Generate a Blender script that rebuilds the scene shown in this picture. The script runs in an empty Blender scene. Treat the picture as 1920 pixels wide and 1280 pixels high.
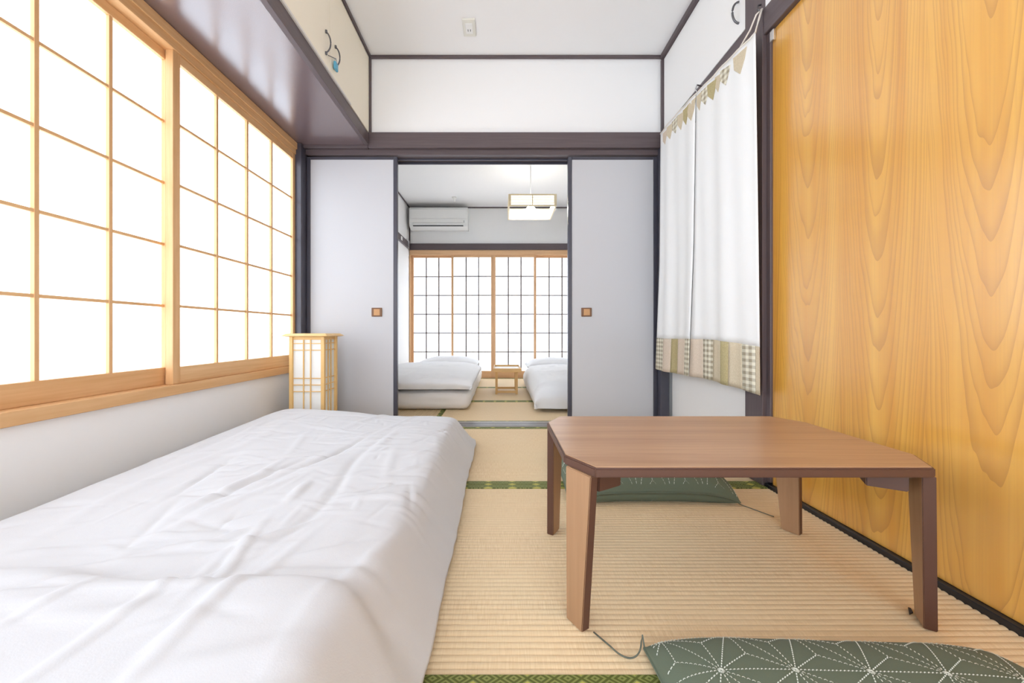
import bpy, bmesh, math, random
import numpy as np
from mathutils import Vector, noise

# ---------------------------------------------------------------- camera, world, exposure
S = bpy.context.scene
C = S.collection
CAM_Z = 0.615
cam_d = bpy.data.cameras.new('camera'); cam = bpy.data.objects.new('camera', cam_d); C.objects.link(cam)
cam.location = (0, 0, CAM_Z); cam.rotation_euler = (math.pi/2, 0, 0)
cam_d.sensor_width = 36; cam_d.lens = 13.5
cam_d.shift_x = 22/1920; cam_d.shift_y = -18/1920
cam_d.clip_start = 0.02
S.camera = cam
W = bpy.data.worlds.new('daylight'); S.world = W; W.use_nodes = True
W.node_tree.nodes['Background'].inputs[0].default_value = (0.86, 0.94, 1.06, 1)
W.node_tree.nodes['Background'].inputs[1].default_value = 2.1
S.view_settings.view_transform = 'Standard'; S.view_settings.look = 'None'
S.view_settings.gamma = 1.0; S.view_settings.use_curve_mapping = False
S.view_settings.exposure = 1.10
S.cycles.max_bounces = 7; S.cycles.diffuse_bounces = 5; S.cycles.glossy_bounces = 3
S.cycles.use_adaptive_sampling = True; S.cycles.adaptive_threshold = .07; S.cycles.adaptive_min_samples = 16
S.cycles.use_denoising = True; S.cycles.use_light_tree = False
S.cycles.caustics_reflective = False; S.cycles.caustics_refractive = False
PAPER = 1.35          # daylight coming through the shoji paper

# ---------------------------------------------------------------- node helpers
class NT:
    def __init__(s, name):
        m = bpy.data.materials.new(name); m.use_nodes = True
        s.m = m; s.t = m.node_tree; s.n = s.t.nodes; s.b = s.n['Principled BSDF']
    def add(s, typ, **kw):
        nd = s.n.new(typ)
        for k, v in kw.items(): setattr(nd, k, v)
        return nd
    def link(s, a, b): s.t.links.new(a, b)
    def val(s, nd, i, v):
        if isinstance(v, bpy.types.NodeSocket): s.link(v, nd.inputs[i])
        else: nd.inputs[i].default_value = v
    def math(s, op, a, b=0.0, c=0.0, clamp=False):
        nd = s.add('ShaderNodeMath', operation=op, use_clamp=clamp)
        s.val(nd, 0, a); s.val(nd, 1, b)
        if op in ('MULTIPLY_ADD', 'SMOOTH_MIN', 'COMPARE', 'WRAP'): s.val(nd, 2, c)
        return nd.outputs[0]
    def mix(s, f, a, b):
        nd = s.add('ShaderNodeMix', data_type='RGBA')
        s.val(nd, 0, f)
        for i, v in ((6, a), (7, b)):
            if isinstance(v, bpy.types.NodeSocket): s.link(v, nd.inputs[i])
            else: nd.inputs[i].default_value = (*v, 1)
        return nd.outputs[2]
    def coords(s, scale=(1, 1, 1), loc=None):
        tc = s.add('ShaderNodeTexCoord'); mp = s.add('ShaderNodeMapping')
        mp.inputs['Scale'].default_value = scale
        s.link(tc.outputs['Object'], mp.inputs[0])
        return mp.outputs[0], tc.outputs['Object']
    def noise(s, vec, scale, detail=3, rough=.55):
        nd = s.add('ShaderNodeTexNoise'); s.link(vec, nd.inputs['Vector'])
        nd.inputs['Scale'].default_value = scale; nd.inputs['Detail'].default_value = detail
        nd.inputs['Roughness'].default_value = rough
        return nd.outputs['Fac']
    def ramp(s, f, a, b):
        nd = s.add('ShaderNodeMapRange'); s.val(nd, 0, f)
        nd.inputs[1].default_value = a; nd.inputs[2].default_value = b
        return nd.outputs[0]
    def bump(s, h, strength, dist=.01):
        nd = s.add('ShaderNodeBump'); s.link(h, nd.inputs['Height'])
        nd.inputs['Strength'].default_value = strength; nd.inputs['Distance'].default_value = dist
        s.link(nd.outputs[0], s.b.inputs['Normal'])
    def base(s, c):
        if isinstance(c, bpy.types.NodeSocket): s.link(c, s.b.inputs['Base Color'])
        else: s.b.inputs['Base Color'].default_value = (*c, 1)
    def rough(s, r, spec=.5):
        s.b.inputs['Roughness'].default_value = r; s.b.inputs['Specular IOR Level'].default_value = spec

MATS = {}
def plain(name, col, rough=.6, spec=.4, bump=0, bscale=60, var=0.0, metal=0):
    if name in MATS: return MATS[name]
    t = NT(name); t.rough(rough, spec); t.b.inputs['Metallic'].default_value = metal
    v, _ = t.coords()
    n = t.noise(v, bscale, 2)
    d = tuple(c*(1-var) for c in col)
    t.base(t.mix(n, d, col) if var else col)
    if bump: t.bump(n, bump, .004)
    MATS[name] = t.m; return t.m
def wood(name, light, dark, axis=2, rough=.45, spec=.4, fine=90, stretch=.04):
    key = name + 'xyz'[axis]
    if key in MATS: return MATS[key]
    t = NT(key); t.rough(rough, spec)
    sc = [1, 1, 1]; sc[axis] = stretch
    v, obj = t.coords(tuple(sc))
    oi = t.add('ShaderNodeObjectInfo')
    ad = t.add('ShaderNodeVectorMath', operation='ADD'); t.link(v, ad.inputs[0])
    cm = t.add('ShaderNodeCombineXYZ')
    off = t.math('MULTIPLY', oi.outputs['Random'], 17.0)
    for i in range(3): t.link(off, cm.inputs[i])
    t.link(cm.outputs[0], ad.inputs[1])
    n1 = t.noise(ad.outputs[0], fine, 4); n2 = t.noise(ad.outputs[0], fine*.16, 2)
    f = t.math('ADD', t.math('MULTIPLY', n1, .6), t.math('MULTIPLY', n2, .6))
    t.base(t.mix(t.ramp(f, .35, .85), light, dark)); t.bump(n1, .06, .002)
    MATS[key] = t.m; return t.m
def emit(name, col, strength, diffuse=None):
    if name in MATS: return MATS[name]
    t = NT(name); t.rough(.8, .1); t.base(diffuse or (.8, .8, .8))
    t.b.inputs['Emission Color'].default_value = (*col, 1); t.b.inputs['Emission Strength'].default_value = strength
    MATS[name] = t.m; return t.m

M_WALL = plain('white_plaster', (.87, .865, .855), .85, .2)
M_CEIL = plain('white_ceiling_paper', (.88, .875, .87), .85, .2)
M_FUS = plain('fusuma_paper', (.555, .555, .57), .7, .25)
M_CREAM = plain('cream_door', (.92, .86, .72), .5, .35)
M_WHITE = plain('white_paint', (.87, .86, .84), .45, .4)
M_DARKP = plain('dark_lacquer', (.062, .060, .078), .3, .5)
M_BLACK = plain('black_lacquer', (.012, .012, .015), .35, .5)
M_SOFFIT = None
DARK = ('dark_stained_wood', (.135, .105, .108), (.085, .062, .066))
SHOJI = ('shoji_cedar', (.80, .52, .27), (.62, .34, .14))
FARW = ('far_shoji_cedar', (.78, .50, .28), (.62, .36, .18))
LAMPW = ('lantern_pine', (.86, .60, .27), (.70, .42, .14))
TRAYW = ('tray_pine', (.80, .52, .22), (.66, .38, .13))
M_PAPER = emit('shoji_paper_daylit', (.84, .94, 1.07), PAPER)
M_FPAPER = emit('far_shoji_paper_daylit', (.85, .94, 1.06), PAPER*.82)
M_METAL = plain('dark_metal', (.16, .16, .17), .35, .5, metal=.8)
M_CHROME = plain('bright_metal', (.75, .75, .76), .25, .5, metal=.9)
M_PLASTIC = plain('white_plastic', (.84, .84, .82), .4, .4)
M_BEIGE = plain('ivory_plastic', (.77, .76, .69), .4, .4)

t = NT('varnished_dark_board'); t.rough(.17, .5); t.b.inputs['IOR'].default_value = 2.3; t.base((.15, .105, .108))
v, _ = t.coords(); t.bump(t.noise(v, 260, 3), .10, .003); M_SOFFIT = t.m

def cloth(name, col, scale=500, bump=.12, rough=.85):
    if name in MATS: return MATS[name]
    t = NT(name); t.rough(rough, .15); t.base(col)
    v, _ = t.coords()
    a = t.noise(v, scale, 2); b = t.noise(v, 26, 4)
    t.bump(t.math('ADD', t.math('MULTIPLY', a, .25), b), bump, .006)
    t.b.inputs['Sheen Weight'].default_value = .05
    MATS[name] = t.m; return t.m
M_DUVET = cloth('white_cotton_dimmed', (.635, .64, .655))  # near quilt cotton, colour darkened to offset the strong light on it
M_FDUVET = cloth('white_cotton_far_brightened', (.86, .865, .88))  # paler copy of the same cotton, colour makes up for dimmer far-room light
M_SHEET = cloth('white_sheet', (.68, .675, .67))
M_SHEETW = cloth('off_white_sheet', (.80, .765, .72))

# tatami reed
t = NT('tatami_reed'); t.rough(.55, .35)
tc = t.add('ShaderNodeTexCoord'); geo = t.add('ShaderNodeNewGeometry')
mp = t.add('ShaderNodeMapping'); mp.inputs['Scale'].default_value = (420, 26, 1); t.link(geo.outputs['Position'], mp.inputs[0])
n1 = t.noise(mp.outputs[0], 1, 2)
mp2 = t.add('ShaderNodeMapping'); mp2.inputs['Scale'].default_value = (2.2, 5, 1); t.link(geo.outputs['Position'], mp2.inputs[0])
n2 = t.noise(mp2.outputs[0], 1, 3)
c1 = t.mix(t.ramp(n1, .3, .7), (.68, .50, .29), (.80, .63, .40))
t.base(t.mix(t.ramp(n2, .35, .75), c1, (.74, .58, .36))); t.bump(n1, .15, .002)
M_REED = t.m

# tatami border brocade: concentric diamonds, green with gold
def brocade(name, axis):
    t = NT(name); t.rough(.65, .3)
    geo = t.add('ShaderNodeNewGeometry'); sp = t.add('ShaderNodeSeparateXYZ'); t.link(geo.outputs['Position'], sp.inputs[0])
    a = sp.outputs[axis]; b = sp.outputs[1-axis]
    u = t.math('PINGPONG', a, .024); w = t.math('PINGPONG', t.math('ADD', b, .0165), .017)
    d = t.math('ADD', t.math('DIVIDE', u, .024), t.math('DIVIDE', w, .017))
    ring = t.math('PINGPONG', t.math('MULTIPLY', d, 2.0), .5)
    col = t.mix(t.math('GREATER_THAN', ring, .27), (.095, .11, .022), (.23, .25, .07))
    cell = t.math('GREATER_THAN', t.math('PINGPONG', a, .048), .024)
    gold = t.math('MULTIPLY', cell, t.math('LESS_THAN', d, .7))
    t.base(t.mix(gold, col, (.46, .42, .10)))
    return t.m
M_BROC = {0: brocade('green_brocade_along_x', 0), 1: brocade('green_brocade_along_y', 1)}

# big wood grain door
t = NT('gold_grain_veneer'); t.rough(.36, .5); t.b.inputs['Coat Weight'].default_value = 1.0; t.b.inputs['Coat Roughness'].default_value = .22; t.b.inputs['Coat IOR'].default_value = 2.1
geo = t.add('ShaderNodeNewGeometry'); sp = t.add('ShaderNodeSeparateXYZ'); t.link(geo.outputs['Position'], sp.inputs[0])
mpn = t.add('ShaderNodeMapping'); mpn.inputs['Scale'].default_value = (1, 5, .9); t.link(geo.outputs['Position'], mpn.inputs[0])
nz = t.noise(mpn.outputs[0], 1.6, 3)
mpf = t.add('ShaderNodeMapping'); mpf.inputs['Scale'].default_value = (1, 190, 3.0); t.link(geo.outputs['Position'], mpf.inputs[0])
nf = t.noise(mpf.outputs[0], 1, 3)
mps = t.add('ShaderNodeMapping'); mps.inputs['Scale'].default_value = (1, 16, .5); t.link(geo.outputs['Position'], mps.inputs[0])
ns = t.noise(mps.outputs[0], 1, 2)
yy = t.math('ADD', sp.outputs[1], t.math('MULTIPLY', t.math('SUBTRACT', nz, .5), .03))
dy = t.math('PINGPONG', t.math('SUBTRACT', yy, 1.09-2.5), .125)
cellid = t.math('FLOOR', t.math('DIVIDE', t.math('ADD', yy, -1.09+2.5+.125), .25))
zoff = t.math('MULTIPLY', t.math('SINE', t.math('MULTIPLY', cellid, 2.4)), .03)
d = t.math('ADD', t.math('ADD', t.math('MULTIPLY', sp.outputs[2], -.085), .20), zoff)
d = t.math('ADD', d, t.math('MULTIPLY', nz, .03))
dys = t.math('MULTIPLY', dy, 1.6)
r = t.math('SQRT', t.math('ADD', t.math('MULTIPLY', dys, dys), t.math('MULTIPLY', d, d)))
cmr = t.add('ShaderNodeCombineXYZ'); t.link(t.math('MULTIPLY', r, 42.0), cmr.inputs[0]); t.link(t.math('MULTIPLY', cellid, 3.7), cmr.inputs[1])
nr = t.noise(cmr.outputs[0], 1, 1)
fr = t.math('FRACT', t.math('ADD', t.math('MULTIPLY', r, 1/.0115), t.math('MULTIPLY', nr, 3.2)))
line = t.math('POWER', fr, 3.5)
c0 = t.mix(t.ramp(ns, .3, .72), (.84, .455, .075), (.70, .31, .038))
c1 = t.mix(t.math('MULTIPLY', line, .55), c0, (.45, .19, .03))
t.base(t.mix(t.math('MULTIPLY', t.ramp(nf, .45, .8), .25), c1, (.55, .27, .06)))
M_DOOR = t.m

# table walnut print: grain along x on the top
def walnut(axis): return wood('walnut_print', (.53, .32, .175), (.34, .185, .092), axis, .36, .5, 130, .03)
LEGW = ('walnut_leg', (.42, .245, .13), (.32, .175, .088))
M_EDGE = plain('brown_edge_band', (.105, .047, .030), .45, .4)

# ---------------------------------------------------------------- object helpers
MESH = {}
def worldorg(o):
    v = Vector((0, 0, 0))
    while o is not None:
        v += o.location; o = o.parent
    return v
def tag(o, label=None, cat=None, group=None, kind=None):
    if label: o['label'] = label
    if cat: o['category'] = cat
    if group: o['group'] = group
    if kind: o['kind'] = kind
    return o
def thing(name, loc, label, cat, group=None, kind=None):
    o = bpy.data.objects.new(name, None); C.objects.link(o); o.location = loc; o.empty_display_size = .05
    return tag(o, label, cat, group, kind)
def link(name, me, world, parent=None):
    o = bpy.data.objects.new(name, me); C.objects.link(o)
    w = Vector(world)
    if parent is not None:
        o.parent = parent; o.location = w - worldorg(parent)
    else: o.location = w
    return o
def pick(mat, dims):
    if isinstance(mat, tuple): return wood(*mat, axis=int(np.argmax(dims)))
    return mat
def box(name, x0, x1, y0, y1, z0, z1, mat, parent=None, bev=.0015):
    dims = (abs(x1-x0), abs(y1-y0), abs(z1-z0)); m = pick(mat, dims)
    bev = min(bev, min(dims)*.3)
    key = (tuple(round(d, 4) for d in dims), m.name, round(bev, 4))
    me = MESH.get(key)
    if me is None:
        bm = bmesh.new(); bmesh.ops.create_cube(bm, size=1)
        for v in bm.verts: v.co = Vector((v.co.x*dims[0], v.co.y*dims[1], v.co.z*dims[2]))
        if bev > 0: bmesh.ops.bevel(bm, geom=bm.edges[:], offset=bev, segments=1, affect='EDGES')
        me = bpy.data.meshes.new(name); bm.to_mesh(me); bm.free(); me.materials.append(m); MESH[key] = me
    return link(name, me, ((x0+x1)/2, (y0+y1)/2, (z0+z1)/2), parent)
def meshobj(name, verts, faces, mat, parent=None, smooth=False):
    vs = [Vector(v) for v in verts]
    lo = Vector([min(v[i] for v in vs) for i in range(3)]); hi = Vector([max(v[i] for v in vs) for i in range(3)])
    o0 = Vector(((lo.x+hi.x)/2, (lo.y+hi.y)/2, lo.z))
    me = bpy.data.meshes.new(name); me.from_pydata([v-o0 for v in vs], [], faces); me.update()
    bm = bmesh.new(); bm.from_mesh(me); bmesh.ops.recalc_face_normals(bm, faces=bm.faces[:]); bm.to_mesh(me); bm.free()
    if smooth:
        for p in me.polygons: p.use_smooth = True
    me.materials.append(mat)
    return link(name, me, o0, parent)
def boxes(name, lst, mat, parent=None):
    vs, fs = [], []
    for (x0, x1, y0, y1, z0, z1) in lst:
        b = len(vs)
        vs += [(x, y, z) for z in (z0, z1) for (x, y) in ((x0, y0), (x1, y0), (x1, y1), (x0, y1))]
        fs += [tuple(b+i for i in f) for f in ((3,2,1,0), (4,5,6,7), (0,1,5,4), (1,2,6,5), (2,3,7,6), (3,0,4,7))]
    return meshobj(name, vs, fs, mat, parent)
def prism(name, poly, z0, z1, mat, parent=None, bev=0, poly_top=None):
    n = len(poly); top = poly_top or poly
    vs = [(x, y, z0) for x, y in poly] + [(x, y, z1) for x, y in top]
    fs = [tuple(range(n))[::-1], tuple(range(n, 2*n))] + [(i, (i+1) % n, n+(i+1) % n, n+i) for i in range(n)]
    o = meshobj(name, vs, fs, mat, parent)
    if bev:
        bm = bmesh.new(); bm.from_mesh(o.data)
        bmesh.ops.bevel(bm, geom=bm.edges[:], offset=bev, segments=2, affect='EDGES'); bm.to_mesh(o.data); bm.free()
    return o
def tube(name, pts, r, mat, parent=None, n=8):
    vs, fs = [], []; P = [Vector(p) for p in pts]
    for i, p in enumerate(P):
        d = (P[min(i+1, len(P)-1)] - P[max(i-1, 0)]).normalized()
        a = d.cross(Vector((0, 0, 1)));  a = a if a.length > .05 else d.cross(Vector((1, 0, 0)))
        a.normalize(); b = d.cross(a)
        vs += [tuple(p + r*(math.cos(q)*a + math.sin(q)*b)) for q in (2*math.pi*k/n for k in range(n))]
    for i in range(len(P)-1):
        fs += [(i*n+k, i*n+(k+1) % n, (i+1)*n+(k+1) % n, (i+1)*n+k) for k in range(n)]
    fs += [tuple(range(n))[::-1], tuple(range((len(P)-1)*n, len(P)*n))]
    return meshobj(name, vs, fs, mat, parent, True)
def bez(p0, p1, p2, p3, n=14):
    p0, p1, p2, p3 = map(Vector, (p0, p1, p2, p3)); out = []
    for i in range(n+1):
        s = i/n; out.append((1-s)**3*p0 + 3*(1-s)**2*s*p1 + 3*(1-s)*s*s*p2 + s**3*p3)
    return out
def lathe(name, prof, centre, mat, parent=None, n=20):
    vs, fs = [], []; m = len(prof)
    for (r, z) in prof:
        vs += [(centre[0]+r*math.cos(2*math.pi*k/n), centre[1]+r*math.sin(2*math.pi*k/n), centre[2]+z) for k in range(n)]
    for i in range(m-1):
        fs += [(i*n+k, i*n+(k+1) % n, (i+1)*n+(k+1) % n, (i+1)*n+k) for k in range(n)]
    fs += [tuple(range(n)), tuple(range((m-1)*n, m*n))]
    return meshobj(name, vs, fs, mat, parent, True)

# ---------------------------------------------------------------- dimensions
XL, XR = -1.31, 1.06        # side wall faces of the near room
YB, YP, YF = -1.25, 2.50, 5.10
ZC, ZC2 = 2.41, 2.27
XL2, XR2 = -1.21, 1.05

# ---------------------------------------------------------------- room shell
floor = tag(boxes('floor', [(-1.5, 1.4, YB-.1, YF+.3, -.12, -.03)], plain('floor_board', (.4, .3, .2))), 'tatami floor of both rooms with green cloth borders', 'floor', kind='structure')
tag(boxes('wall_left', [(XL-.14, XL, YB, 2.56, -.03, .365), (XL-.14, XL, YB, 2.56, 1.815, ZC), (XL-.14, XL, 2.47, 2.56, .365, 1.815), (XL-.14, XL, YB-.1, -1.19, .365, 1.815)], M_WALL),
    'white plaster wall under the near paper window', 'wall', kind='structure')
tag(boxes('wall_right', [(XR+.10, XR+.18, YB, 2.56, -.03, ZC), (XR, XR+.10, YB, -.27, -.03, ZC), (XR, XR+.1, -.27, 1.54, 1.905, ZC)], M_WALL), 'white wall behind the grain door and curtain', 'wall', kind='structure')
tag(boxes('wall_back', [(-1.5, -1.15, YB-.1, YB, -.03, ZC), (.95, 1.4, YB-.1, YB, -.03, ZC), (-1.15, .95, YB-.1, YB, 1.80, ZC)], M_WALL), 'unseen white wall behind the viewer with an opening added for daylight', 'wall', kind='structure')  # opening is added, lets in sky light to soften the one-sided window light
tag(boxes('wall_partition', [(XL, XR+.1, YP+.005, YP+.06, 1.88, ZC)], M_WALL), 'white wall strip above the sliding panels', 'wall', kind='structure')
tag(boxes('ceiling', [(-1.5, 1.4, YB-.1, YP+.06, ZC, ZC+.06)], M_CEIL), 'white ceiling of the near room', 'ceiling', kind='structure')
tag(boxes('ceiling_far_room', [(-1.5, 1.4, YP+.06, YF+.3, ZC2, ZC2+.2)], M_CEIL), 'white ceiling of the far room', 'ceiling', kind='structure')
tag(boxes('wall_far', [(XL2-.1, XR2+.1, YF, YF+.1, 1.775, ZC2), (XL2-.1, XR2+.1, YF+.1, YF+.2, -.03, ZC2)], M_WALL), 'white wall above the far paper screens', 'wall', kind='structure')
tag(boxes('wall_far_left', [(XL2-.1, XL2, YP+.06, YF+.1, -.03, ZC2)], M_WALL), 'white left wall of the far room', 'wall', kind='structure')
tag(boxes('wall_far_right', [(XR2, XR2+.1, YP+.06, YF+.1, -.03, ZC2)], M_WALL), 'white right wall of the far room', 'wall', kind='structure')

# partition timber: posts, beams, tracks, ceiling strips
def trim(name, x0, x1, y0, y1, z0, z1, label, mat=DARK, bev=.002):
    return tag(box(name, x0, x1, y0, y1, z0, z1, mat, bev=bev), label, 'trim', kind='structure')
trim('trim_20', XL+.02, -.852, YP-.032, YP+.005, 1.80, 1.88, 'dark filler beam under the cupboard at the partition')
trim('trim_1', -.85, XR, YP-.03, YP+.005, 1.80, 1.90, 'upper dark wooden beam above the sliding panels')
k = trim('trim_2', XL+.02, XR, YP-.005, YP+.12, 1.765, 1.80, 'lower dark wooden head track of the sliding panels')
box('groove_rail', XL+.04, XR-.03, YP+.050, YP+.058, 1.753, 1.765, M_DARKP, k)
box('groove_rail', XL+.04, XR-.03, YP+.098, YP+.106, 1.748, 1.765, M_DARKP, k)
trim('trim_3', XL-.005, XL+.045, YP-.06, YP+.12, 0, 1.815, 'blue-black corner post beside the near paper window', M_DARKP)
trim('trim_4', 1.025, XR+.02, YP-.05, YP+.12, 0, 1.80, 'dark corner post beside the curtain doorway', M_DARKP)
k = trim('trim_5', -.68+.01, 1.02, YP-.02, YP+.12, -.02, .006, 'grey worn floor track between the two rooms', plain('worn_track', (.34, .32, .30), .5, .4, .1, 60, .2))
box('groove', -.66, 1.01, YP+.004, YP+.016, .004, .0075, M_DARKP, k, 0)
box('groove', -.66, 1.01, YP+.05, YP+.062, .004, .0075, M_DARKP, k, 0)
trim('trim_6', -.85, XR, YP-.012, YP+.005, ZC-.018, ZC, 'thin dark ceiling strip over the white wall strip')
trim('trim_7', XR-.022, XR, YB, YP-.012, ZC-.034, ZC, 'dark ceiling strip above the right cupboard')
trim('trim_8', -.85, -.838, YB, YP-.012, ZC-.018, ZC, 'dark ceiling strip above the cream cupboard doors')
trim('trim_9', -.85, -.838, YP-.014, YP+.003, 1.90, ZC-.018, 'thin dark upright in the corner by the cream cupboard')
trim('trim_10', XR-.016, XR, YP-.02, YP+.003, 1.90, ZC-.03, 'thin dark upright in the corner by the right cupboard')
# right side timber
trim('trim_11', XR-.012, XR+.1, 1.535, 1.645, 0, ZC-.034, 'dark wooden door post between grain door and curtain')
trim('trim_12', XR-.008, XR+.10, -.268, 1.535, 1.80, 1.905, 'dark lintel above the wood grain door')
trim('trim_13', XR-.004, XR+.1, 1.645, YP-.05, 1.79, 1.92, 'dark rail between the right cupboard and the curtain')
trim('baseboard_right', XR-.004, XR+.10, -.268, 1.535, -.01, .013, 'black floor track below the wood grain door', M_BLACK)
trim('trim_14', XR+.004, XR+.09, 1.512, 1.536, .02, 1.80, 'dark upright strip at the edge of the grain door')

# far room timber
trim('trim_15', XL2, XR2, YF-.025, YF+.06, 1.70, 1.784, 'dark beam above the far paper screens')
trim('trim_16', XL2, XR2, YF-.014, YF, ZC2-.014, ZC2, 'thin dark ceiling strip on the far wall')
trim('trim_17', XL2, XL2+.012, YP+.12, YF-.014, ZC2-.014, ZC2, 'thin dark ceiling strip on the far left wall')
k = trim('trim_18', XL2, XL2+.02, YP+.12, YF-.025, 1.70, 1.784, 'dark picture rail on the far left wall')
box('label_plate', XL2+.02, XL2+.024, 4.60, 4.66, 1.72, 1.765, M_PLASTIC, k)
box('hook_bracket', XL2+.02, XL2+.036, 4.93, 4.97, 1.69, 1.79, M_CHROME, k)
trim('trim_19', XL2, XL2+.016, YF-.016, YF, 1.784, ZC2-.014, 'thin dark upright in the far left corner')

# ---------------------------------------------------------------- tatami mats
def mat_mesh(name, x0, x1, y0, y1, along):
    """woven reed surface with real ribs; ribs run along the given axis"""
    pitch, amp = .0152, .0014
    L0, L1, P0, P1 = (x0, x1, y0, y1) if along == 0 else (y0, y1, x0, x1)
    n = int((P1-P0)/pitch); pitch = (P1-P0)/n
    prof = []
    for i in range(n):
        for q, h in ((0, -1), (.16, .3), (.38, 1), (.62, 1), (.84, .3)): prof.append((P0+(i+q)*pitch, amp*h))
    prof.append((P1, -amp))
    vs, fs = [], []
    for p, h in prof:
        for l in (L0, L1):
            vs.append((l, p, h-.002) if along == 0 else (p, l, h-.002))
    for i in range(len(prof)-1): fs.append((2*i, 2*i+1, 2*i+3, 2*i+2))
    b = len(vs)
    for l in (L0, L1):
        for p in (P0, P1): vs.append((l, p, -.03) if along == 0 else (p, l, -.03))
    e = 2*(len(prof)-1)
    fs += [(0, 1, b+2, b), (e, e+1, b+3, b+1), (b, b+1, b+3, b+2)]
    return meshobj(name, vs, fs, M_REED, floor)
def tatami(x0, x1, y0, y1, along=0, bw=.034):
    g = .0012
    x0 += g; x1 -= g; y0 += g; y1 -= g
    if along == 0:
        m = mat_mesh('tatami_mat', x0, x1, y0+bw, y1-bw, 0)
        for a, b in ((y0, y0+bw), (y1-bw, y1)): box('cloth_border', x0, x1, a, b, -.028, .0012, M_BROC[0], m, .0012)
    else:
        m = mat_mesh('tatami_mat', x0+bw, x1-bw, y0, y1, 1)
        for a, b in ((x0, x0+bw), (x1-bw, x1)): box('cloth_border', a, b, y0, y1, -.028, .0012, M_BROC[1], m, .0012)
YM = [YB, -.24, .654, 1.547, YP-.02]
for a, b in zip(YM[:-1], YM[1:]):
    tatami(-.70, XR-.004, a, b, 0)
tatami(XL, -.70, YB, .654, 1); tatami(XL, -.70, .654, YP-.02, 1)
for a, b in zip([YP+.12, 3.41, 4.26], [3.41, 4.26, YF]): tatami(-.43, XR2, a, b, 0)
tatami(XL2, -.43, YP+.12, 3.86, 1); tatami(XL2, -.43, 3.86, YF, 1)

# ---------------------------------------------------------------- shoji screens
def shoji(label, group, a0, a1, d0, z0, z1, cols, rows, kind, wood_, paper, stile=.036, top=.036, bottom=.068, kum=.0125, depth=.03, thin=None):
    """a: along the wall, d0: room-side face, kind 'L' = left wall (a is y, depth to -x), 'F' = far wall (a is x, depth to +y)"""
    def B(n, a_0, a_1, e0, e1, z_0, z_1, m, par, bev=.001):
        if kind == 'L': return box(n, d0-e1, d0-e0, a_0, a_1, z_0, z_1, m, par, bev)
        return box(n, a_0, a_1, d0+e0, d0+e1, z_0, z_1, m, par, bev)
    c = ((d0-.015, (a0+a1)/2, z0) if kind == 'L' else ((a0+a1)/2, d0+.015, z0))
    r = thing('shoji_screen', c, label, 'shoji screen', group)
    B('stile', a0, a0+stile, 0, depth, z0, z1, wood_, r, .0015); B('stile', a1-stile, a1, 0, depth, z0, z1, wood_, r, .0015)
    B('bottom_rail', a0+stile, a1-stile, .002, depth-.002, z0, z0+bottom, wood_, r, .0015)
    B('top_rail', a0+stile, a1-stile, .002, depth-.002, z1-top, z1, wood_, r, .0015)
    i0, i1, k0, k1 = a0+stile, a1-stile, z0+bottom, z1-top
    thin = thin or wood_
    for i in range(1, cols):
        p = i0+(i1-i0)*i/cols; B('lattice_bar', p-kum/2, p+kum/2, .005, .018, k0, k1, thin, r, .0006)
    for j in range(1, rows):
        q = k0+(k1-k0)*j/rows; B('lattice_bar', i0, i1, .007, .018, q-kum*.42, q+kum*.42, thin, r, .0006)
    for i in range(cols):
        for j in range(rows):
            B('paper_pane', i0+(i1-i0)*i/cols, i0+(i1-i0)*(i+1)/cols, .018, .0195, k0+(k1-k0)*j/rows, k0+(k1-k0)*(j+1)/rows, paper, r, 0)
    return r
w1 = tag(thing('window_1', (XL, .64, .365), 'cedar window frame holding the near paper screens', 'window'), kind='structure')
box('sill', XL-.13, XL+.022, -1.19, 2.47, .365, .405, SHOJI, w1)
box('head', XL-.13, XL+.012, -1.19, 2.47, 1.742, 1.815, SHOJI, w1)
box('head_groove_strip', XL+.012, XL+.02, -1.19, 2.47, 1.775, 1.815, SHOJI, w1)
box('jamb', XL-.13, XL+.004, 2.452, 2.47, .405, 1.742, SHOJI, w1)
box('jamb', XL-.13, XL+.004, -1.19, -1.172, .405, 1.742, SHOJI, w1)
GS = 'paper screens of the near window'
shoji('cedar-framed white paper screen beside the lantern, standing in the inner track', GS, 1.53, 2.452, XL+.006, .405, 1.742, 4, 5, 'L', SHOJI, M_PAPER)
shoji('cedar-framed white paper screen cut by the left picture edge, in the outer track', GS, .655, 1.575, XL-.030, .405, 1.742, 4, 5, 'L', SHOJI, M_PAPER)
shoji('unseen paper screen added for more light, inner track beside the bed', GS, -.25, .70, XL+.006, .405, 1.742, 4, 5, 'L', SHOJI, M_PAPER)  # out of view, added so its glowing panes brighten the room
shoji('unseen paper screen added for more light, farthest behind the viewer', GS, -1.172, -.205, XL-.030, .405, 1.742, 4, 5, 'L', SHOJI, M_PAPER)  # second out-of-view screen, likewise added for its light
w2 = tag(thing('window_2', (0, YF, 0), 'cedar frame of the floor-length far paper screens', 'window'), kind='structure')
box('head', XL2+.01, XR2, YF-.012, YF+.09, 1.635, 1.70, FARW, w2)
box('sill', XL2+.01, XR2, YF-.006, YF+.09, 0, .012, FARW, w2)
box('jamb', XL2+.002, XL2+.022, YF-.01, YF+.09, .012, 1.635, FARW, w2)
THIN = plain('thin_grey_lattice', (.17, .13, .11), .6)
GF = 'floor-length paper screens of the far room'
FX = [XL2+.022, -.638, -.092, .464, 1.03]
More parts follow.
